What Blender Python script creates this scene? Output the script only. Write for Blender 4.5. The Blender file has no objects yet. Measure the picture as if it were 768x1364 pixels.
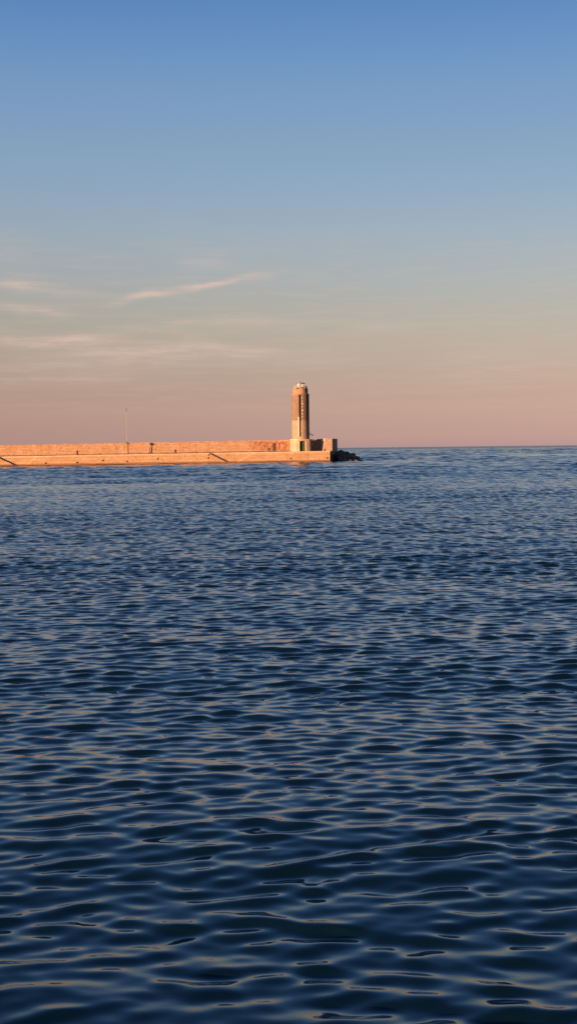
import bpy, bmesh, math, random
import numpy as np
from mathutils import Vector, Matrix
random.seed(7)
R = math.radians
sc = bpy.context.scene
col = sc.collection

# ------------------------------------------------------------------ camera
H = 3.4                       # eye height over the water
F = 1800.0                    # focal length in pixels of the 768x1364 frame
cam_d = bpy.data.cameras.new('camera'); cam = bpy.data.objects.new('camera', cam_d)
col.objects.link(cam); sc.camera = cam
cam_d.sensor_fit = 'VERTICAL'; cam_d.sensor_height = 36; cam_d.sensor_width = 36
cam_d.lens = 36 * F / 1364
cam_d.clip_start = 0.1; cam_d.clip_end = 100000
CR = (Matrix.Rotation(R(90) - math.atan(84.75 / F), 3, 'X') @ Matrix.Rotation(-math.atan(0.0112), 3, 'Z'))
cam.matrix_world = Matrix.Translation((0, 0, H)) @ CR.to_4x4()

def ray(px, py):
    return CR @ Vector(((px - 384) / F, (682 - py) / F, -1))
def at_depth(px, py, Y):
    d = ray(px, py); k = Y / d.y
    return Vector((d.x * k, Y, H + d.z * k))
def hz(px):                    # row of the horizon in column px
    return 597.25 - (px - 384) * 0.0112

# the pier's frame: origin at its right front corner, x along it, y away from us
C = Vector((10.13, 325.5, 0))
A = Vector(((0 - 384) / F * 298.5, 298.5, 0))
U = (C - A).normalized(); NB = Vector((-U.y, U.x, 0))
ANG = math.atan2(U.y, U.x)
def lx(px, t):                 # local x where column px meets setback t
    k = (px - 384) / F         # x / y in the world
    O = C + NB * t
    return (k * O.y - O.x) / (U.x - k * U.y)
def world(x, t, z=0.0):
    return C + U * x + NB * t + Vector((0, 0, z))
def dist(px, t): return world(lx(px, t), t).y
def zat(px, py, t):            # height of the point seen at px,py on setback t
    return H + (hz(px) - py) * dist(px, t) / F
XL = -118.0                    # the pier runs on out of frame to here
def zq(x):                     # top of the quay
    return 2.68 + (2.68 - 2.30) * x / 78.6
def zw(x):                     # top of the parapet
    return 5.36 + (5.36 - 4.67) * x / 78.6

# ------------------------------------------------------------------ helpers
def link(o, parent=None):
    col.objects.link(o)
    if parent: o.parent = parent
    return o
def tag(o, label=None, cat=None, group=None, kind=None):
    if label: o['label'] = label
    if cat: o['category'] = cat
    if group: o['group'] = group
    if kind: o['kind'] = kind
    return o
def empty(name, loc, rz=0.0):
    o = bpy.data.objects.new(name, None); col.objects.link(o)
    o.location = loc; o.rotation_euler = (0, 0, rz); o.empty_display_size = 0.5
    return o
class MB:
    def __init__(s): s.bm = bmesh.new()
    def hexa(s, p):            # 8 points: bottom four then top four
        v = [s.bm.verts.new(q) for q in p]
        for f in ((3,2,1,0),(4,5,6,7),(0,1,5,4),(1,2,6,5),(2,3,7,6),(3,0,4,7)):
            s.bm.faces.new([v[i] for i in f])
        return s
    def box(s, x0, x1, y0, y1, z0, z1):
        return s.hexa([(x0,y0,z0),(x1,y0,z0),(x1,y1,z0),(x0,y1,z0),(x0,y0,z1),(x1,y0,z1),(x1,y1,z1),(x0,y1,z1)])
    def prism(s, pts, z0, z1, closed=True):      # footprint polygon between two heights
        lo = [s.bm.verts.new((x, y, z0)) for x, y in pts]
        hi = [s.bm.verts.new((x, y, z1)) for x, y in pts]
        n = len(pts)
        s.bm.faces.new(lo[::-1]); s.bm.faces.new(hi)
        for i in range(n):
            s.bm.faces.new([lo[i], lo[(i+1)%n], hi[(i+1)%n], hi[i]])
        return s
    def face_prism(s, pts, y0, y1):              # polygon in x,z pushed from y0 to y1
        a = [s.bm.verts.new((x, y0, z)) for x, z in pts]
        b = [s.bm.verts.new((x, y1, z)) for x, z in pts]
        n = len(pts)
        s.bm.faces.new(a); s.bm.faces.new(b[::-1])
        for i in range(n):
            s.bm.faces.new([a[(i+1)%n], a[i], b[i], b[(i+1)%n]])
        return s
    def lathe(s, prof, n=24, cx=0, cy=0, closed=True):
        rings = []
        for r, z in prof:
            rings.append([s.bm.verts.new((cx + r*math.cos(2*math.pi*i/n), cy + r*math.sin(2*math.pi*i/n), z)) for i in range(n)])
        for a, b in zip(rings, rings[1:]):
            for i in range(n):
                s.bm.faces.new([a[i], a[(i+1)%n], b[(i+1)%n], b[i]])
        if closed:
            s.bm.faces.new(rings[0][::-1]); s.bm.faces.new(rings[-1])
        return s
    def tube(s, p, q, r0, r1=None, n=8):
        p = Vector(p); q = Vector(q); r1 = r0 if r1 is None else r1
        d = (q - p).normalized()
        a = d.cross(Vector((0, 0, 1)) if abs(d.z) < 0.9 else Vector((1, 0, 0))).normalized(); b = d.cross(a)
        A_ = [s.bm.verts.new(p + (a*math.cos(2*math.pi*i/n) + b*math.sin(2*math.pi*i/n))*r0) for i in range(n)]
        B_ = [s.bm.verts.new(q + (a*math.cos(2*math.pi*i/n) + b*math.sin(2*math.pi*i/n))*r1) for i in range(n)]
        for i in range(n): s.bm.faces.new([A_[i], A_[(i+1)%n], B_[(i+1)%n], B_[i]])
        s.bm.faces.new(A_[::-1]); s.bm.faces.new(B_)
        return s
    def strip(s, xs, yf0, yf1, zf0, zf1, jz=0.0, jy=0.0):  # long run of masonry, uneven along its edges
        rows = []
        for x in xs:
            a = random.uniform(-jz, jz); b = random.uniform(-jy, jy)
            y0, y1, z0, z1 = yf0(x), yf1(x), zf0(x), zf1(x)
            rows.append([s.bm.verts.new(q) for q in ((x, y0, z0), (x, y1, z0), (x, y1, z1 + a), (x, y0 + b, z1 + a))])
        for a, b in zip(rows, rows[1:]):
            for i in range(4):
                s.bm.faces.new([a[i], b[i], b[(i+1)%4], a[(i+1)%4]])
        s.bm.faces.new(rows[0]); s.bm.faces.new(rows[-1][::-1])
        return s
    def build(s, name, m, parent=None, smooth=False, bevel=0.0):
        bmesh.ops.recalc_face_normals(s.bm, faces=s.bm.faces)
        if bevel: bmesh.ops.bevel(s.bm, geom=list(s.bm.edges), offset=bevel, segments=1, affect='EDGES')
        me = bpy.data.meshes.new(name); s.bm.to_mesh(me); s.bm.free()
        if smooth:
            for p in me.polygons: p.use_smooth = True
        me.materials.append(m)
        o = bpy.data.objects.new(name, me); link(o, parent)
        return o

# ------------------------------------------------------------------ materials
def mat(name):
    m = bpy.data.materials.new(name); m.use_nodes = True
    nt = m.node_tree; b = nt.nodes['Principled BSDF']
    return m, nt, b
def N(nt, t, **kw):
    n = nt.nodes.new(t)
    for k, v in kw.items(): setattr(n, k, v)
    return n
def mth(nt, op, a, b=None, c=None, clamp=False):
    n = nt.nodes.new('ShaderNodeMath'); n.operation = op; n.use_clamp = clamp
    for i, v in enumerate((a, b, c)):
        if v is None: continue
        if isinstance(v, (int, float)): n.inputs[i].default_value = v
        else: nt.links.new(v, n.inputs[i])
    return n.outputs[0]
def mix(nt, f, a, b, blend='MIX'):
    n = nt.nodes.new('ShaderNodeMix'); n.data_type = 'RGBA'; n.blend_type = blend
    for i, v in ((0, f), (6, a), (7, b)):
        if isinstance(v, (int, float)): n.inputs[i].default_value = v
        elif isinstance(v, tuple): n.inputs[i].default_value = (*v, 1)
        else: nt.links.new(v, n.inputs[i])
    return n.outputs[2]
def noise(nt, vec, scale, detail=4, rough=0.6, sc3=None):
    if sc3:
        mp = N(nt, 'ShaderNodeMapping'); mp.inputs['Scale'].default_value = sc3
        nt.links.new(vec, mp.inputs['Vector']); vec = mp.outputs[0]
    n = N(nt, 'ShaderNodeTexNoise'); n.inputs['Scale'].default_value = scale
    n.inputs['Detail'].default_value = detail; n.inputs['Roughness'].default_value = rough
    nt.links.new(vec, n.inputs['Vector']); return n.outputs['Fac']
def smooth(nt, v, lo, hi, a=0.0, b=1.0):
    n = N(nt, 'ShaderNodeMapRange', interpolation_type='SMOOTHSTEP')
    nt.links.new(v, n.inputs[0])
    for i, q in enumerate((lo, hi, a, b)): n.inputs[i+1].default_value = q
    return n.outputs[0]

def stone(name, base, dark, light, bw=1.1, bh=0.42, mortar=0.03, patch=None, seed=0.0, band=None, drips=0.3, mott=.55):
    """coursed masonry: brick courses in the x,z plane with patchy weathering"""
    m, nt, b = mat(name)
    tc = N(nt, 'ShaderNodeTexCoord'); v = tc.outputs['Object']
    sx = N(nt, 'ShaderNodeSeparateXYZ'); nt.links.new(v, sx.inputs[0])
    wob = noise(nt, v, 1.3, 2)
    xx = mth(nt, 'ADD', mth(nt, 'ADD', sx.outputs[0], mth(nt, 'MULTIPLY', sx.outputs[1], 0.9)), seed)
    zz = mth(nt, 'ADD', sx.outputs[2], mth(nt, 'MULTIPLY', wob, 0.10))
    cb = N(nt, 'ShaderNodeCombineXYZ'); nt.links.new(xx, cb.inputs[0]); nt.links.new(zz, cb.inputs[1])
    br = N(nt, 'ShaderNodeTexBrick'); nt.links.new(cb.outputs[0], br.inputs['Vector'])
    br.inputs['Scale'].default_value = 1; br.inputs['Brick Width'].default_value = bw
    br.inputs['Row Height'].default_value = bh; br.inputs['Mortar Size'].default_value = mortar
    br.inputs['Mortar Smooth'].default_value = 0.4
    br.inputs['Color1'].default_value = (*base, 1); br.inputs['Color2'].default_value = (*light, 1)
    br.inputs['Mortar'].default_value = (*dark, 1); br.inputs['Bias'].default_value = -0.2
    c = br.outputs['Color']
    n1 = noise(nt, v, 0.35, 5, 0.65); n2 = noise(nt, v, 2.2, 6, 0.75)
    c = mix(nt, smooth(nt, n1, 0.45, 0.7, 0, 0.55), c, tuple(x*y for x, y in zip(base, (0.92, 0.78, 0.66))))
    c = mix(nt, smooth(nt, n2, 0.50, 0.72, 0, 0.75), c, dark)
    c = mix(nt, smooth(nt, n2, 0.47, 0.30, 0, 0.6), c, light)
    n5 = noise(nt, v, .95, 8, 0.85)
    c = mix(nt, smooth(nt, n5, 0.52, 0.62, 0, mott), c, dark)
    c = mix(nt, smooth(nt, n5, 0.44, 0.36, 0, mott), c, light)
    dr = noise(nt, v, 1.0, 4, 0.7, (1.6, 1.0, 0.18))
    c = mix(nt, smooth(nt, dr, 0.58, 0.75, 0, drips), c, dark)
    if patch:
        x0, x1, z0, z1, pc = patch
        n3 = noise(nt, v, 1.35, 6, 0.8)
        k = mth(nt, 'MULTIPLY', smooth(nt, sx.outputs[0], x0-0.6, x0+1.0), smooth(nt, sx.outputs[0], x1+0.4, x1-0.4))
        k = mth(nt, 'MULTIPLY', k, mth(nt, 'MULTIPLY', smooth(nt, sx.outputs[2], z0-0.1, z0+0.2), smooth(nt, sx.outputs[2], z1+0.2, z1-0.2)))
        k = mth(nt, 'MULTIPLY', k, smooth(nt, n3, 0.46, 0.56))
        c = mix(nt, k, c, pc)
    if band:                     # darker below a wavering line: tide stain, plus painted shade on the pier end
        zb, bc = band
        l = mth(nt, 'ADD', sx.outputs[2], mth(nt, 'MULTIPLY', n1, 0.35))
        c = mix(nt, smooth(nt, l, zb + 0.25, zb + 0.05, 0, 0.9), c, bc)
    nt.links.new(c, b.inputs['Base Color'])
    b.inputs['Roughness'].default_value = 0.9; b.inputs['Specular IOR Level'].default_value = 0.25
    bp = N(nt, 'ShaderNodeBump'); bp.inputs['Strength'].default_value = 0.6; bp.inputs['Distance'].default_value = 0.05
    hgt = mth(nt, 'SUBTRACT', n2, mth(nt, 'MULTIPLY', br.outputs['Fac'], 0.5))
    nt.links.new(hgt, bp.inputs['Height']); nt.links.new(bp.outputs[0], b.inputs['Normal'])
    return m
def plain(name, c, c2=None, scale=2.0, rough=0.8, metal=0.0, sc3=None, bump=0.02, spec=0.4):
    m, nt, b = mat(name)
    tc = N(nt, 'ShaderNodeTexCoord')
    n = noise(nt, tc.outputs['Object'], scale, 6, 0.65, sc3)
    c2 = c2 or tuple(x*0.65 for x in c)
    nt.links.new(mix(nt, smooth(nt, n, 0.38, 0.64), c, c2), b.inputs['Base Color'])
    b.inputs['Roughness'].default_value = rough; b.inputs['Metallic'].default_value = metal
    b.inputs['Specular IOR Level'].default_value = spec
    bp = N(nt, 'ShaderNodeBump'); bp.inputs['Strength'].default_value = 0.5; bp.inputs['Distance'].default_value = bump
    nt.links.new(n, bp.inputs['Height']); nt.links.new(bp.outputs[0], b.inputs['Normal'])
    return m

WX = (lx(334, 6.0), lx(386, 6.0))
M = dict(
    quay=stone('quay_limestone', (0.40,0.265,0.152), (0.20,0.115,0.064), (0.47,0.335,0.21), 1.8, .62, .012, band=(0.55, (0.192,0.109,0.058)), drips=.35),
    wall=stone('parapet_masonry', (0.39,0.25,0.148), (0.175,0.09,0.054), (0.475,0.335,0.212), .95, .36, .014,
               patch=(WX[0], WX[1], 2.9, 5.1, (0.231,0.077,0.038)), seed=3.3, drips=.5),
    block=stone('block_masonry', (0.384,0.269,0.179), (0.218,0.134,0.086), (0.461,0.346,0.236), 1.2, .5, .012, seed=1.7, band=(.5, (0.064,0.051,0.035))),
    head=stone('pier_head_shade_stone', (.20,.135,.095), (.09,.058,.042), (.26,.18,.13), 1.2, .5, .012, seed=2.6, band=(1.9, (.035,.026,.02)), drips=.6),  # end face's shade painted in: darker stone, tide-stain band carried high
    coping=plain('coping_stone', (0.512,0.422,0.288), (0.397,0.294,0.190), 1.6, sc3=(.4, 1, 3)),
    foot=plain('wet_footing', (.095,.055,.036), (.05,.034,.027), 1.4, rough=.55, sc3=(.3, 1, 1.5)),
    kerb=plain('dark_kerb', (.13,.085,.06), (.06,.045,.035), 2.0),  # strip along the parapet foot, darker than the masonry
    shaft_hi=stone('tower_upper_stone', (0.135,0.100,0.074), (0.09,0.065,0.048), (0.16,0.122,0.093), .6, .3, .012, seed=.4, drips=.25),
    shaft_lo=stone('tower_lower_stone', (0.225,0.170,0.128), (0.165,0.12,0.09), (0.26,0.20,0.152), .6, .3, .012, seed=.9, drips=.2),
    plinth=stone('tower_base_stone', (0.31,0.225,0.16), (0.22,0.15,0.105), (0.36,0.275,0.20), .9, .4, .015, seed=.2, drips=.2),
    crown=plain('crown_concrete', (.23,.155,.095), (.15,.10,.06), 2.0),
    white=plain('white_paint', (0.640,0.608,0.504), (0.496,0.448,0.360), 4.0, rough=.5),
    pale=plain('pale_galvanised', (0.496,0.464,0.389), (0.360,0.336,0.288), 5.0, rough=.5, metal=.2),
    mast=plain('weathered_mast_paint', (.30,.27,.25), (.22,.20,.19), 4.0, rough=.6),
    iron=plain('dark_iron', (.045,.035,.03), (.09,.045,.028), 6.0, rough=.6, metal=.3),
    rust=plain('rusty_iron', (.20,.075,.04), (.10,.045,.03), 6.0, rough=.8),
    green=plain('green_door_paint', (.045,.085,.025), (.03,.055,.02), 3.0, rough=.5),
    void=plain('dark_interior', (.015,.012,.01), (.02,.015,.012), 3.0, rough=.9),
    glass=plain('lantern_glass', (.30,.36,.34), (.20,.26,.24), 3.0, rough=.08, spec=.8),
    rock=plain('wet_boulder', (.075,.062,.052), (.028,.026,.026), 1.6, rough=.6, bump=.12),
    rock2=plain('dry_boulder', (.20,.17,.145), (.09,.08,.07), 1.5, rough=.85, bump=.12),
)

# ------------------------------------------------------------------ the quay
rootq = empty('quay', world(0, 0), ANG)
tag(rootq, 'long low orange stone quay along the water with stairs cut in its face', 'quay')
QD = 9.0                                       # depth of the quay
EX = lx(450, QD)                               # where its oblique end face finishes
slope_end = EX / QD
def endx(t): return slope_end * t
tk = 0.55                                      # depth of the stair recesses
def seq(a, b, step):
    n = max(1, int(abs(b - a) / step)); return [a + (b - a) * i / n for i in range(n + 1)]
# core behind the recesses, with the oblique end
m = MB()
m.strip(seq(XL, 0, 2.0), lambda x: tk, lambda x: QD, lambda x: -3, lambda x: zq(x))
m.build('core', M['quay'], rootq)
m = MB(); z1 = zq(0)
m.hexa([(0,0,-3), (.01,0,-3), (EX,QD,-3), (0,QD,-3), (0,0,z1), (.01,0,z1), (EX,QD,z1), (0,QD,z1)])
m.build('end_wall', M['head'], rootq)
notches = [(lx(-3,0), lx(20.5,0), lx(36,0), lx(52,0)), (lx(279.5,0), lx(303,0), lx(317,0), lx(340,0)),
           (lx(-175,0), lx(-150,0), lx(-136,0), lx(-112,0))]
notches.sort()
zb = 0.42
ch = 0.30                                      # coping height
segs = []; cur = XL
for k, (a, b, c, d) in enumerate(notches): segs.append((cur, a)); cur = d
segs.append((cur, 0.0))
cp = MB()
for a, b in segs:
    m = MB()
    m.strip(seq(a, b, 1.5), lambda x: 0.0, lambda x: tk, lambda x: -3, lambda x: zq(x) - ch, 0, .02)
    m.build('facing', M['quay'], rootq)
    cp.strip(seq(a, b, 1.5), lambda x: -0.08, lambda x: tk + .25, lambda x: zq(x) - ch, lambda x: zq(x) + .02, .025, .02)
# coping behind each recess
for a, b, c, d in notches:
    cp.strip(seq(a, d, 1.5), lambda x: tk - .05, lambda x: tk + .25, lambda x: zq(x) - ch, lambda x: zq(x) + .017, .01, .01)
cp.build('coping', M['coping'], rootq)
for a, b, c, d in notches:
    # left flight goes down to the right, right flight down to the left
    for x0, x1, x2 in ((a, b, (b + c) / 2), (d, c, (b + c) / 2)):
        n = 10; zt = zq(x0) - .02
        pts = [(x0, zt)]
        for i in range(n):
            xa = x0 + (x1 - x0) * (i + .0) / n; xb = x0 + (x1 - x0) * (i + 1) / n
            za = zt + (zb - zt) * (i + 1) / n
            if i > 0 or True: pts += [(xa + (x1 - x0) * .001, za), (xb, za)]
        pts += [(x2, zb), (x2, -3), (x0, -3)]
        f = MB().face_prism(pts, 0.0, tk - .004)
        f.build('steps', M['quay'], rootq)
m = MB()
m.strip(seq(XL, .25, 1.2), lambda x: -.42, lambda x: .02, lambda x: -3, lambda x: .27 + .06 * math.sin(x * .31), .05, .08)
m.build('footing', M['foot'], rootq)
# drain outlets, dark spots on the face
for px, py in ((170.5, 614.6), (211, 611.2), (278.8, 605.8), (278.4, 609.9), (316, 613), (338, 609.3), (341.5, 612), (388, 611), (62, 617), (138, 613.5), (104, 616), (436, 610)):
    x = lx(px, 0); z = zat(px, py, 0)
    if any(a - .5 < x < d + .5 for a, b, c, d in notches) and px not in (278.8, 278.4): continue
    MB().box(x - .17, x + .17, -.05, .01, z - .15, z + .15).build('drain_outlet', M['void'], rootq)

# ------------------------------------------------------------------ parapet wall
WT = 6.0; WB = 8.2
XWR = lx(432, WT) + 1.0
rootw = empty('parapet_wall', world(0, WT), ANG)
tag(rootw, 'long orange stone parapet wall standing along the back of the quay, stained red beside the tower', 'wall')
m = MB()
m.strip(seq(XL, XWR, 1.1), lambda x: 0.0, lambda x: WB - WT, lambda x: zq(x) + .001, lambda x: zw(x), .045, .03)
m.build('masonry', M['wall'], rootw)
m = MB()
m.strip(seq(XL, lx(386, WT), 2.0), lambda x: -.55, lambda x: -.003, lambda x: zq(x) + .002, lambda x: zq(x) + .20, .03, .03)
m.build('kerb', M['kerb'], rootw)
m = MB()
cps = seq(XL, XWR, 1.9)
for a, b in zip(cps, cps[1:]):
    j = random.uniform(-.02, .03)
    m.hexa([(a+.02, -.06, zw(a)+.04), (b-.02, -.06, zw(b)+.04), (b-.02, 2.25, zw(b)+.04), (a+.02, 2.25, zw(a)+.04),
            (a+.02, -.06, zw(a)+.16+j), (b-.02, -.06, zw(b)+.16+j), (b-.02, 2.25, zw(b)+.16+j), (a+.02, 2.25, zw(a)+.16+j)])
m.build('cap_stones', M['quay'], rootw)

# end block at the pier head
for t10 in range(5, 60):
    tb = t10 / 10
    if lx(443, tb) <= endx(tb): break
rootb = empty('end_block', world(lx(437, tb), tb), ANG)
tag(rootb, 'square lit stone block at the right end of the quay, its right side in shade', 'stone block')
ox = lx(437, tb)
zt = zat(443, 585.0, tb); z0 = zq(0) + .003
ya, yb = 0.0, QD - tb - .01
xl0, xl1 = lx(430.8, tb) - ox, lx(433.6, tb) - ox
def eb(t): return endx(t + tb) - ox - .004
MB().hexa([(xl0, ya, z0), (eb(ya), ya, z0), (eb(yb), yb, z0), (xl0, yb, z0),
           (xl1, ya + .05, zt), (eb(ya), ya + .05, zt), (eb(yb), yb, zt), (xl1, yb, zt)]).build('masonry', M['block'], rootb)
MB().hexa([(xl1 - .03, ya - .01, zt + .003), (eb(ya) + .03, ya - .01, zt + .003), (eb(yb) + .03, yb, zt + .003), (xl1 - .03, yb, zt + .003),
           (xl1 - .03, ya - .01, zt + .12), (eb(ya) + .03, ya - .01, zt + .12), (eb(yb) + .03, yb, zt + .12), (xl1 - .03, yb, zt + .12)]).build('cap_slab', M['coping'], rootb)

# ------------------------------------------------------------------ light tower
TT = 3.35
txw = lx(401.4, TT); tpos = world(txw, TT)
TY = tpos.y; ppm = F / TY
tz0 = zq(txw) + .004
roott = empty('lighthouse', (tpos.x, tpos.y, tz0), ANG)
tag(roott, 'round stone lighthouse tower with a dark vertical slit, standing near the end of the quay', 'lighthouse')
def th(py): return H + (hz(401.4) - py) / ppm - tz0
Rb = 12.9 / ppm; Rs = 11.6 / ppm
zb_t = th(585.2)
# base: rounded square, with a door opening in front
def rsq(r, n=48, p=3.6):
    out = []
    for i in range(n):
        a = 2*math.pi*i/n; c, s = math.cos(a), math.sin(a)
        k = (abs(c)**p + abs(s)**p) ** (-1/p); out.append((c*k*r, s*k*r))
    return out
d0 = (394.9 - 401.4) / ppm; d1 = (403.2 - 401.4) / ppm
def notch_poly(pts, x0, x1, depth):       # cut a slot x0..x1 into the front (-y) of a footprint
    pts = [p for p in pts if not (p[1] < 0 and x0 - .02 < p[0] < x1 + .02)]
    def yedge(x, src):
        fr = sorted([p for p in src if p[1] < 0], key=lambda p: p[0])
        for a, b in zip(fr, fr[1:]):
            if a[0] <= x <= b[0]:
                k = (x - a[0]) / max(1e-6, b[0] - a[0]); return a[1] + (b[1] - a[1]) * k
        return -1
    ya, yb_ = yedge(x0, pts), yedge(x1, pts)
    front = [(x0, ya), (x0, ya + depth), (x1, ya + depth), (x1, yb_)]
    # insert in angular order (points run counter-clockwise; the front goes from -x to +x)
    idx = max(i for i, p in enumerate(pts) if not (p[1] < 0 and p[0] > x1) and (p[1] < 0 and p[0] < x0 or True) and math.atan2(p[1], p[0]) % (2*math.pi) < math.atan2(ya, x0) % (2*math.pi))
    return pts[:idx+1] + front + pts[idx+1:]
base = rsq(Rb)
m = MB()
m.prism(notch_poly(base, d0, d1, .9), 0, zb_t - .42)
m.build('base', M['plinth'], roott)
m = MB(); m.prism(base, zb_t - .42, zb_t - .12); m.build('lintel_course', M['plinth'], roott)
m = MB(); m.prism(rsq(Rb + .07), zb_t - .12, zb_t); m.build('base_cornice', M['coping'], roott)
yf = -Rb
dr = MB().box(d0 + .68, d1 - .0, yf + .30, yf + .38, .02, zb_t - .45).build('door', M['green'], roott)
hd = MB().tube((d0 + .80, yf + .28, 1.05), (d0 + .80, yf + .22, 1.05), .03).build('handle', M['iron'], dr)
MB().box(d0 + .004, d0 + .68, yf + .75, yf + .80, .02, zb_t - .45).build('door_opening', M['void'], roott)
MB().box(d1 + .003, d1 + .22, yf - .05, yf + .05, .01, zb_t - .44).build('door_jamb', M['coping'], roott)
MB().box(d0 - .16, d0 - .003, yf - .05, yf + .10, .01, zb_t - .44).build('door_jamb', M['coping'], roott)
# shaft with slit
s0 = (395.7 - 401.4) / ppm; s1 = (398.4 - 401.4) / ppm
circ = [(Rs*math.cos(2*math.pi*(i+.5)/96), Rs*math.sin(2*math.pi*(i+.5)/96)) for i in range(96)]
zs0, zs1, zs2, zs3 = th(583.3), th(560.5), th(526.5), th(519.2)
MB().prism(circ, zb_t + .001, zs0 + .35).build('shaft_foot', M['shaft_lo'], roott)
MB().prism(notch_poly(circ, s0, s1, .8), zs0 + .35, zs1).build('lower_shaft', M['shaft_lo'], roott)
MB().prism(notch_poly(circ, s0, s1 + .1, .8), zs1, zs2).build('upper_shaft', M['shaft_hi'], roott)
# bright left reveal of the slit and small sills on its right
yy = -math.sqrt(Rs**2 - s0**2)
MB().box(s0 - .20, s0 - .003, yy - .03, yy + .2, zs0 + .4, zs1 + .9).build('slit_trim', M['white'], roott)
for py in (531, 535, 538.5, 542.5, 547, 551.5, 555.5):
    z = th(py); x = s1 + .12
    y2 = -math.sqrt(Rs**2 - (x + .15)**2)
    MB().box(x, x + .26, y2 - .12, y2 + .15, z - .12, z + .12).build('step_bracket', M['white'] if py in (538.5, 547) else M['pale'], roott)
for py in (533, 540, 545, 553, 562, 570, 577):
    z = th(py)
    MB().box(s0 + .01, s1 - .01, -2.02, -1.90, z - .04, z + .04).build('rung', M['iron'], roott)
# crown
Rc = 10.1 / ppm
m = MB().lathe([(Rs + .0, zs2 + .002), (Rs + .05, zs2 + .1), (Rs + .05, zs2 + .22), (Rc, zs2 + .30), (Rc, zs3)], 64)
m.build('crown', M['crown'], roott)
for i in range(14):
    a = 2*math.pi*(i + .3)/14
    if i in (2, 9): continue
    mm = MB().box(-.26, .26, -.12, .12, 0, random.choice((.24, .3, .34)))
    o = mm.build('merlon', M['crown'], roott); o.location = ((Rc-.13)*math.cos(a), (Rc-.13)*math.sin(a), zs3 + .002)
    o.rotation_euler = (0, 0, a + math.pi/2)
zc = zs3 + .002
MB().lathe([(1.05, zc), (1.05, zc + .55), (.95, zc + .62)], 32, cx=-.15).build('lantern_drum', M['crown'], roott)
MB().box(.95, 1.42, -.9, -.45, zc, zc + .85).build('equipment_box', M['iron'], roott)
ln = MB().lathe([(.16, zc + .62), (.16, zc + .75), (.27, zc + .8), (.27, zc + 1.25), (.22, zc + 1.3)], 20, cx=-.42, cy=-.3).build('lantern', M['white'], roott, smooth=False)
MB().lathe([(.33, zc + 1.30), (.30, zc + 1.38), (.05, zc + 1.52)], 20, cx=-.42, cy=-.3).build('lantern_cap', M['pale'], ln)
MB().lathe([(.285, zc + .90), (.285, zc + 1.15)], 20, cx=-.42, cy=-.3).build('lantern_glass', M['glass'], ln)
for x, y in ((.25, -.5), (.75, -.2), (-.85, .1), (.3, .5)):
    MB().tube((x, y, zc + .55 if x < .8 else zc), (x, y, zc + 1.42), .05).build('post', M['white'] if y < 0 else M['pale'], roott)
pn = MB().hexa([(.1,-.65,zc+1.36),(1.05,-.65,zc+1.30),(1.05,.1,zc+1.50),(.1,.1,zc+1.56),(.1,-.65,zc+1.48),(1.05,-.65,zc+1.42),(1.05,.1,zc+1.62),(.1,.1,zc+1.68)]).build('solar_panel', M['iron'], roott)
MB().box(-1.02, -.55, -.2, .25, zc + 1.36, zc + 1.46).build('bracket_plate', M['rust'], roott)
MB().tube((.12, .05, zc + 1.2), (.12, .05, zc + 2.25), .035).build('antenna', M['iron'], roott)
rl = MB()
for i in range(16):
    a = 2*math.pi*i/16; b2 = 2*math.pi*(i+1)/16; r = Rc - .35
    rl.tube((r*math.cos(a), r*math.sin(a), zc), (r*math.cos(a), r*math.sin(a), zc + .8), .025, n=5)
    rl.tube((r*math.cos(a), r*math.sin(a), zc + .8), (r*math.cos(b2), r*math.sin(b2), zc + .8), .025, n=5)
rl.build('railing', M['pale'], roott)
# bracket with a siren on the right flank of the shaft
xb = Rs - .1
zk = th(579.5)
hb = MB().tube((xb, -.2, zk + .55), (xb + .85, -.5, zk - .05), .06).tube((xb, -.2, zk - .1), (xb + .55, -.4, zk + .15), .05)
hb.build('bracket_arm', M['iron'], roott)
MB().lathe([(.06, 0), (.2, .28)], 14, cx=0, cy=0).build('horn', M['iron'], roott).matrix_local = Matrix.Translation((xb + .72, -.45, zk + .02)) @ Matrix.Rotation(R(125), 4, 'Y')

# ------------------------------------------------------------------ small things on the quay
def bollard(px, t, h, w, label, cat='bollard'):
    x = lx(px, t); p = world(x, t, zq(x) + .004)
    r = empty('mooring_bollard', p, ANG)
    MB().lathe([(w*.62, 0), (w*.62, .08), (w*.42, .14), (w*.40, h*.7), (w*.56, h*.8), (w*.56, h*.95), (w*.3, h)], 16).build('post', M['iron'], r, smooth=False)
    MB().box(-w*.75, w*.75, -w*.75, w*.75, -.0, .06).build('base_plate', M['rust'], r)
    tag(r, label, cat, 'dark bollards on the quay edge')
bollard(104, 1.0, 1.02, .62, 'dark iron bollard on the quay, leftmost of the row, left of the tall mast')
bollard(234.5, 1.0, .90, .58, 'dark iron bollard on the quay between the leaning lamp post and the sloping stairs')
bollard(359, 1.0, .88, .60, 'dark iron bollard on the quay in front of the red stained wall beside the ladder')
bollard(433, 1.0, .52, .5, 'small dark bollard at the foot of the lit end block')
bollard(134, 1.2, .34, .42, 'very low dark bollard on the quay, left of the tall thin mast')
bollard(263, 1.2, .30, .42, 'very low dark bollard on the quay just left of the sloping stairs')

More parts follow.
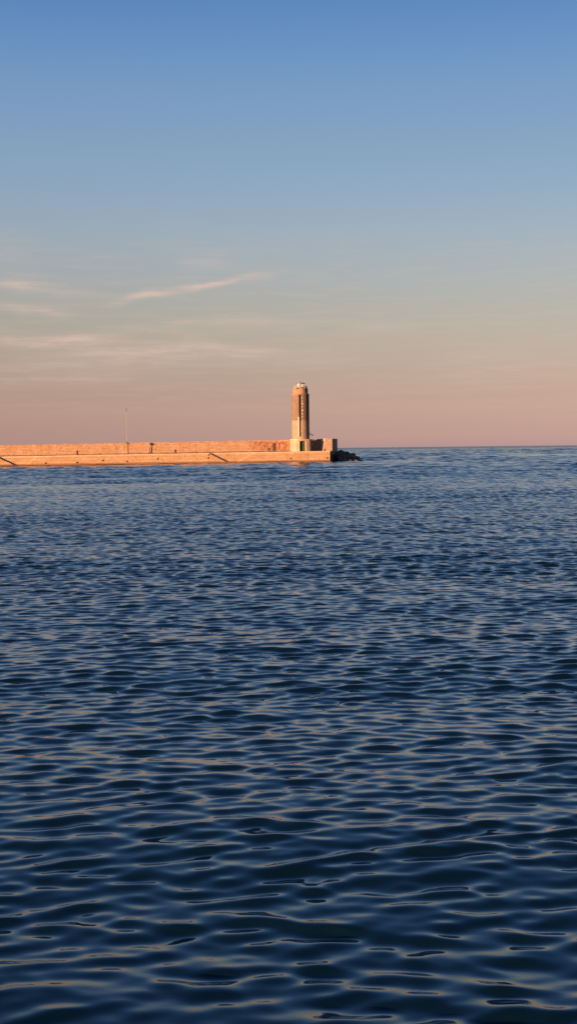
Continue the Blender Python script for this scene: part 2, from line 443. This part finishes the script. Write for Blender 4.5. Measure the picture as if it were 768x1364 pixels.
# tall mast
x = lx(170.5, 5.85); p = world(x, 5.85, zq(x) + .21); Yd = p.y
r = empty('tall_mast', p, ANG); tag(r, 'tall thin pale mast with a dark tip, rising above the parapet wall', 'mast')
def hh(px, py, p): return H + (hz(px) - py) * p.y / F - p.z
ht = hh(170.5, 543.5, p)
MB().tube((0, 0, 0), (-.05, 0, ht - .8), .038, .022, 10).build('pole', M['mast'], r)
MB().lathe([(.04, ht - .85), (.08, ht - .75), (.08, ht - .15), (.04, ht)], 12, cx=-.05).build('beacon', M['iron'], r)
MB().box(-.06, .10, -.1, .08, hh(171, 591.3, p), hh(171, 588.3, p)).build('control_box', M['iron'], r)
MB().box(-.14, .14, -.14, .14, 0, .05).build('base_plate', M['pale'], r)
# leaning lamp
x = lx(200.2, 5.75); p = world(x, 5.75, zq(x) + .215)
r = empty('lamp_post', p, ANG); tag(r, 'short dark leaning post with a round head, close to the parapet wall', 'lamp post')
h1 = hh(201.5, 590.5, p)
MB().tube((0, 0, 0), (.24, 0, h1 - .35), .075, .06, 8).build('pole', M['iron'], r)
MB().lathe([(.06, h1 - .42), (.22, h1 - .28), (.24, h1 - .1), (.12, h1 + .08), (.03, h1 + .14)], 14, cx=.26).build('lamp_head', M['iron'], r)
MB().box(-.25, .25, -.2, .2, 0, .08).build('base_plate', M['iron'], r)
# ladder on the wall
xa = lx(362.6, WT); xb_ = lx(364.9, WT); p = world((xa + xb_)/2, WT - .25, zq(xa) + .004)
r = empty('wall_ladder', p, ANG); tag(r, 'rust brown iron ladder fixed upright against the red stained parapet wall', 'ladder')
hw = (xb_ - xa)/2; hl = hh(363.7, 589.5, p)
for sx_, mt in ((-1, M['rust']), (1, M['iron'])):
    MB().box(sx_*hw - .06, sx_*hw + .06, -.05, .05, 0, hl).build('rail', mt, r)
for i in range(9):
    MB().tube((-hw + .05, 0, .25 + i*(hl-.4)/9), (hw - .05, 0, .25 + i*(hl-.4)/9), .02, n=6).build('rung', M['rust'], r)
# ladder stile near the quay steps (short post)
x = lx(276.2, .3)

# ------------------------------------------------------------------ boulders off the pier head
def boulder(px, py_top, t_y, w, d, h, seed, big=False):
    rnd = random.Random(seed)
    bm = bmesh.new(); bmesh.ops.create_icosphere(bm, subdivisions=3, radius=.5)
    planes = []
    for i in range(13):
        v = Vector((rnd.uniform(-1,1), rnd.uniform(-1,1), rnd.uniform(-1,1))).normalized(); planes.append((v, rnd.uniform(.27,.42)))
    for v in bm.verts:
        for n, dd in planes:
            k = v.co.dot(n)
            if k > dd: v.co -= n * (k - dd)
        v.co += Vector((rnd.uniform(-1,1), rnd.uniform(-1,1), rnd.uniform(-1,1))) * .012
        v.co = Vector((v.co.x * w * 1.25, v.co.y * d * 1.25, v.co.z * h * 1.25))
    me = bpy.data.meshes.new('boulder'); bm.to_mesh(me); bm.free()
    o = bpy.data.objects.new('boulder', me); link(o)
    t_y = C.y + t_y - 167.3
    X = (px - 384) / F * t_y
    top = H + (hz(px) - py_top) * t_y / F
    o.location = (X, t_y, top - h * .45); o.rotation_euler = (rnd.uniform(-.2,.2), rnd.uniform(-.2,.2), rnd.uniform(0, 6))
    me.materials.append(M['rock2'] if big else M['rock'])
    return o
GR = 'boulders heaped off the pier head'
o = boulder(455.0, 600.6, 177.5, 2.6, 2.2, 1.6, 5, True); tag(o, 'large pale grey boulder sticking up highest, right beside the pier end', 'boulder', GR)
o = boulder(466.0, 603.6, 179, 3.2, 2.2, 1.4, 8); tag(o, 'wide dark boulder along the top of the heap, behind the lower rocks', 'boulder', GR)
o = boulder(479.0, 611.9, 175.5, 2.2, 1.6, .8, 11); tag(o, 'low wet boulder at the outer right tip of the heap', 'boulder', GR)
specs = [(452,606,174,2.0,1.8,2.0),(456,607,174,2.2,2,2.0),(460,605.2,176.5,2.2,2,2.0),(464,606.5,175,2.4,2,1.9),(468,605.5,177,2.2,2,1.8),
         (471,607.5,175.5,2.0,2,1.6),(474,609.5,175.5,2.0,1.8,1.2),(459,610,172.8,2.2,1.8,1.4),(465,610.5,173,2.4,1.8,1.2),(470,611.2,173.6,2.2,1.8,1.1),
         (453,610.5,172,1.9,1.6,1.4),(475.5,611.8,174,1.8,1.5,.9),(461,602.8,179.5,2.2,2,2.2),(470,604.6,180,2.2,2,1.8),(456,603.6,176.0,1.8,1.8,2.0),(474,607.6,180,2.4,2,1.4)]
for i, q in enumerate(specs):
    o = boulder(*q, seed=40 + i)
    tag(o, 'dark wet boulder piled in the heap at the end of the pier', 'boulder', GR)

# ------------------------------------------------------------------ water
rng = np.random.default_rng(11)
NW = 210
lam = np.exp(rng.uniform(math.log(.10), math.log(30.0), NW)); lam.sort()
kk = 2*np.pi/lam
# slope per component: most steepness around 0.3 m ripples, a long gentle tail
def sl(l): return np.exp(-.5*(np.log(l/.35)/.42)**2) + .14*np.exp(-.5*(np.log(l/1.2)/.7)**2) + .10*np.exp(-.5*(np.log(l/6)/1.0)**2)
slo = sl(lam); SL = 0.165
slo *= SL*math.sqrt(2)/math.sqrt((slo**2).sum())
amp = slo/kk
spread = np.where(lam < .5, 21, 18)
th_ = R(-90) + np.radians(rng.normal(0, 1, NW)*spread + np.where(rng.random(NW) < .5, -9, 11))
cx, cy = np.cos(th_), np.sin(th_); ph = rng.uniform(0, 2*np.pi, NW)
def wob2(x, y, seed, s):
    r = np.random.default_rng(seed); v = 0*x
    for i in range(7):
        a = r.uniform(0, 2*np.pi); f = r.uniform(.6, 1.8)/s
        v = v + np.sin(x*f*math.cos(a)*.35 + y*f*math.sin(a) + r.uniform(0, 6.28))
    return v/2.6
def build_water():
    rs = [0.6]
    while rs[-1] < 45000:
        r = rs[-1]
        k = .0045 if r < 3.2 else (.0012 if r < 60 else .0008 if r < 420 else .0012 if r < 1000 else (.0016 if r < 4200 else .03))
        rs.append(r*(1 + k))
    rs = np.array(rs)
    ang = [-180.0]
    while ang[-1] < 180:
        a = ang[-1]; m_ = abs(a - 0)
        ang.append(a + (.08 if m_ < 13.5 else (.4 if m_ < 30 else 4.0)))
    ang = ang[:-1]; ang = np.radians(np.array(ang)); nc = len(ang); nr = len(rs)
    RR, AA = np.meshgrid(rs, ang, indexing='ij')
    X = RR*np.sin(AA); Y = RR*np.cos(AA)
    Z = np.zeros_like(X); DX = np.zeros_like(X); DY = np.zeros_like(X)
    tot = (slo**2).sum()
    spc = np.maximum(np.gradient(rs), .006)
    W = np.clip((lam[None, :]/spc[:, None] - 2.4)/2.2, 0, 1); W = W*W*(3 - 2*W)
    en = (slo[None, :]**2*W**2).sum(1)
    boost = np.minimum(np.sqrt(tot/np.maximum(en, 1e-9)), 9.0)
    boost = boost*(.80 + .20*np.clip((rs - 12)/20, 0, 1) - .18*np.clip((rs - 50)/120, 0, 1))*np.clip((4200 - rs)/1500, 0, 1)
    for c0 in range(0, nr, 200):
        c1 = min(nr, c0 + 200)
        x, y = X[c0:c1], Y[c0:c1]
        g = 1 + .20*wob2(x, y, 5, 4.0) + .16*wob2(x, y, 6, 22.0)
        g = np.clip(g, .45, 1.6)
        # calmer and rougher lanes out on the harbour
        wv = 1 + .12*np.sin(x/23.0 + 1.0) + .07*np.sin(x/9.0)
        for yc, hw_, dg, xs_ in ((78, 20, -.25, None), (180, 55, .16, None), (420, 50, -.45, 30), (1750, 280, -.5, None), (33, 7, -.08, None)):
            b_ = dg*np.exp(-((y*wv - yc)/hw_)**2)
            if xs_ is not None: b_ = b_/(1 + np.exp(-(x - xs_)/9.0))
            g = g + b_
        g = np.clip(g, .3, 1.7)
        for j in range(NW):
            w = W[c0:c1, j]
            if w.max() <= 0: continue
            p = kk[j]*(x*cx[j] + y*cy[j]) + ph[j]
            a = (amp[j]*w*boost[c0:c1])[:, None]*g
            s_, c_ = np.sin(p), np.cos(p)
            Z[c0:c1] += a*c_
            DX[c0:c1] -= .38*a*cx[j]*s_; DY[c0:c1] -= .38*a*cy[j]*s_
    X += DX; Y += DY
    lean = np.clip((70 - rs)/50, 0, 1)[:, None]
    Y -= 0.5*Z*lean                       # crests lean the way they run, steeper in front
    co = np.stack([X, Y, Z], -1).reshape(-1, 3)
    co = np.vstack([co, [[0, 0, 0]]]).astype(np.float32)
    i = np.arange(nr - 1)[:, None]*nc; j = np.arange(nc)[None, :]; j2 = (np.arange(nc) + 1) % nc; j2 = j2[None, :]
    q = np.stack([i + j, i + nc + j, i + nc + j2, i + j2], -1).reshape(-1, 4)
    q = q[:, ::-1]
    ctr = nr*nc
    tri = np.stack([np.arange(nc), j2[0], np.full(nc, ctr)], -1)[:, ::-1]
    me = bpy.data.meshes.new('water')
    me.vertices.add(len(co)); me.vertices.foreach_set('co', co.ravel())
    nl = q.size + tri.size
    me.loops.add(nl); me.loops.foreach_set('vertex_index', np.concatenate([q.ravel(), tri.ravel()]).astype(np.int32))
    me.polygons.add(len(q) + len(tri))
    ls = np.concatenate([np.arange(len(q))*4, q.size + np.arange(len(tri))*3]).astype(np.int32)
    me.polygons.foreach_set('loop_start', ls)
    me.update(calc_edges=True)
    me.polygons.foreach_set('use_smooth', np.ones(len(me.polygons), dtype=bool))
    print('water verts', len(co), 'rows', nr, 'cols', nc, 'normal z', me.polygons[1000].normal.z)
    return me
wm, nt, b = mat('sea_water')
b.inputs['Base Color'].default_value = (.0013, .0075, .015, 1)
b.inputs['IOR'].default_value = 1.5; b.inputs['Roughness'].default_value = .06
tc = N(nt, 'ShaderNodeTexCoord')
geo = N(nt, 'ShaderNodeNewGeometry')
n1 = noise(nt, tc.outputs['Object'], 9.0, 3, .5, (.55, 1.0, 1.0))
n2 = noise(nt, tc.outputs['Object'], 1.1, 3, .6, (.45, 1.0, 1.0))
ln_ = N(nt, 'ShaderNodeVectorMath', operation='LENGTH'); nt.links.new(geo.outputs['Position'], ln_.inputs[0])
nt.links.new(smooth(nt, ln_.outputs['Value'], 80, 3500, .035, .28), b.inputs['Roughness'])
b1 = N(nt, 'ShaderNodeBump'); b1.inputs['Distance'].default_value = .012; nt.links.new(n1, b1.inputs['Height'])
nt.links.new(smooth(nt, ln_.outputs['Value'], 6, 60, .10, .9), b1.inputs['Strength'])
nt.links.new(b1.outputs[0], b.inputs['Normal'])
wme = build_water(); wme.materials.append(wm)
wo = bpy.data.objects.new('water', wme); link(wo); tag(wo, kind='structure')
sb = MB().box(-46000, 46000, -46000, 46000, -14, -12).build('seabed', plain('sea_floor', (.02,.03,.03)))
tag(sb, kind='structure')

# ------------------------------------------------------------------ sky and sun
SUN_EL, SUN_AZ = 5.5, 225.0     # azimuth clockwise from the view direction (+Y)
w = bpy.data.worlds.new('World'); sc.world = w; w.use_nodes = True
nt = w.node_tree; bg = nt.nodes['Background']
sky = N(nt, 'ShaderNodeTexSky', sky_type='NISHITA'); sky.sun_disc = False
sky.sun_elevation = R(SUN_EL); sky.sun_rotation = R(SUN_AZ); sky.altitude = 0
sky.air_density = 1.0; sky.dust_density = 1.2; sky.ozone_density = 1.5
tc = N(nt, 'ShaderNodeTexCoord'); sx = N(nt, 'ShaderNodeSeparateXYZ')
nt.links.new(tc.outputs['Generated'], sx.inputs[0])
el = mth(nt, 'ARCSINE', sx.outputs[2]); el = mth(nt, 'MULTIPLY', el, 180/math.pi)
az = mth(nt, 'MULTIPLY', mth(nt, 'ARCTAN2', sx.outputs[0], sx.outputs[1]), 180/math.pi)
def s2l(c):
    return tuple((x/255/12.92 if x/255 <= .04045 else ((x/255 + .055)/1.055)**2.4) for x in c)
AZK = -0.008
#SKYRAMP
RAMP = [(0.00, (0.457,0.386,0.970)), (0.07, (0.471,0.398,1.000)), (0.13, (0.530,0.427,0.975)), (0.23, (0.500,0.388,0.849)), (0.36, (0.390,0.325,0.780)), (0.67, (0.328,0.277,0.642)), (1.18, (0.266,0.218,0.469)), (2.13, (0.217,0.167,0.300)), (3.08, (0.202,0.149,0.221)), (4.65, (0.202,0.151,0.184)), (5.90, (0.201,0.156,0.176)), (7.14, (0.201,0.162,0.186)), (8.68, (0.199,0.170,0.199)), (10.50, (0.182,0.173,0.214)), (12.30, (0.170,0.174,0.217)), (14.64, (0.154,0.171,0.235)), (16.37, (0.129,0.162,0.238)), (18.00, (0.103,0.147,0.239)), (30.00, (0.072,0.130,0.229)), (50.00, (0.033,0.082,0.167)), (80.00, (0.023,0.062,0.131))]; RS = 2.9247
#END
cr = N(nt, 'ShaderNodeValToRGB'); cr.color_ramp.interpolation = 'LINEAR'
nt.links.new(mth(nt, 'DIVIDE', el, 90.0, clamp=True), cr.inputs[0])
els = cr.color_ramp.elements
for i, (e, c) in enumerate(RAMP):
    q = els[i] if i < 2 else els.new(e/90)
    q.position = e/90; q.color = (*c, 1)
sc1 = N(nt, 'ShaderNodeVectorMath', operation='SCALE'); nt.links.new(cr.outputs[0], sc1.inputs[0]); sc1.inputs['Scale'].default_value = RS
c = mix(nt, 1.0, sky.outputs[0], sc1.outputs[0], 'MULTIPLY')
azc = mth(nt, 'MINIMUM', mth(nt, 'MAXIMUM', az, -40.0), 40.0)
ev = mth(nt, 'EXPONENT', mth(nt, 'MULTIPLY', mth(nt, 'MULTIPLY', azc, smooth(nt, el, 1, 14)), AZK))
c_s = N(nt, 'ShaderNodeVectorMath', operation='SCALE'); nt.links.new(c, c_s.inputs[0]); nt.links.new(ev, c_s.inputs['Scale']); c = c_s.outputs[0]
# thin cirrus: soft streaks at given bearings and elevations, broken by noise
def adir(px, py):
    d = ray(px, py).normalized(); return math.degrees(math.atan2(d.x, d.y)), math.degrees(math.asin(d.z))
cv = N(nt, 'ShaderNodeCombineXYZ'); nt.links.new(az, cv.inputs[0]); nt.links.new(el, cv.inputs[1])
tex = noise(nt, cv.outputs[0], .55, 6, .65, (.35, 1.6, 1)); tex2 = noise(nt, cv.outputs[0], 1.9, 7, .68, (.16, 2.0, 1))
wb = mth(nt, 'MULTIPLY', mth(nt, 'SUBTRACT', noise(nt, cv.outputs[0], .30, 3, .5, (1, 1, 1)), .5), .8)
acc = None
for (xa, ya_, xb2, yb2, wd, k) in [(150,400,362,366,.17,1.15),(-30,378,115,386,.34,.6),(-40,406,115,414,.28,.7),(-40,456,180,447,.34,.8),(40,478,330,466,.45,.4),(-40,500,200,495,.6,.35),
                            (150,436,420,431,.30,.5),(120,462,440,478,.5,.4),(230,345,310,346,.5,.22),(440,446,560,434,.45,.25),(-60,330,60,340,.8,.2),(395,372,440,372,.25,.2),(560,498,800,484,.8,.18),(200,300,280,310,.6,.1)]:
    a0, e0 = adir(xa, ya_); a1, e1 = adir(xb2, yb2)
    ca, ce = (a0+a1)/2, (e0+e1)/2; L = math.hypot(a1-a0, e1-e0)/2; t_ = math.atan2(e1-e0, a1-a0)
    da = mth(nt, 'SUBTRACT', az, ca); de = mth(nt, 'ADD', mth(nt, 'SUBTRACT', el, ce), wb)
    uu = mth(nt, 'ADD', mth(nt, 'MULTIPLY', da, math.cos(t_)/L), mth(nt, 'MULTIPLY', de, math.sin(t_)/L))
    vv = mth(nt, 'ADD', mth(nt, 'MULTIPLY', da, -math.sin(t_)/wd), mth(nt, 'MULTIPLY', de, math.cos(t_)/wd))
    r2 = mth(nt, 'ADD', mth(nt, 'POWER', mth(nt, 'ABSOLUTE', uu), 3.0), mth(nt, 'MULTIPLY', vv, vv))
    g_ = mth(nt, 'MULTIPLY', mth(nt, 'EXPONENT', mth(nt, 'MULTIPLY', r2, -1.4)), k)
    acc = g_ if acc is None else mth(nt, 'ADD', acc, g_)
brk = mth(nt, 'MULTIPLY', smooth(nt, tex, .30, .66), smooth(nt, tex2, .22, .62))
cm = mth(nt, 'MULTIPLY', mth(nt, 'MULTIPLY', acc, .82), mth(nt, 'ADD', mth(nt, 'MULTIPLY', brk, .9), .15))
veil = mth(nt, 'MULTIPLY', smooth(nt, tex2, .45, .7, 0, .12), mth(nt, 'MULTIPLY', smooth(nt, el, 10.5, 6.5), smooth(nt, el, .5, 2.5)))
cm = mth(nt, 'ADD', cm, veil, clamp=True)
#CLOUD
CLOUD = (2.35, 1.68, 1.38)
#END
c = mix(nt, cm, c, CLOUD)
nt.links.new(c, bg.inputs['Color']); bg.inputs['Strength'].default_value = 0.1

sd = bpy.data.lights.new('sun', 'SUN'); sd.energy = 5.0; sd.angle = R(.5); sd.color = (1.0, .52, .27)
so = bpy.data.objects.new('sun', sd); link(so)
a = R(SUN_AZ); e = R(SUN_EL)
sv = Vector((math.sin(a)*math.cos(e), math.cos(a)*math.cos(e), math.sin(e)))
so.rotation_euler = sv.to_track_quat('Z', 'Y').to_euler(); so.location = sv*200

sc.view_settings.view_transform = 'Standard'; sc.view_settings.look = 'None'
sc.view_settings.exposure = 1.7; sc.view_settings.gamma = 1.0
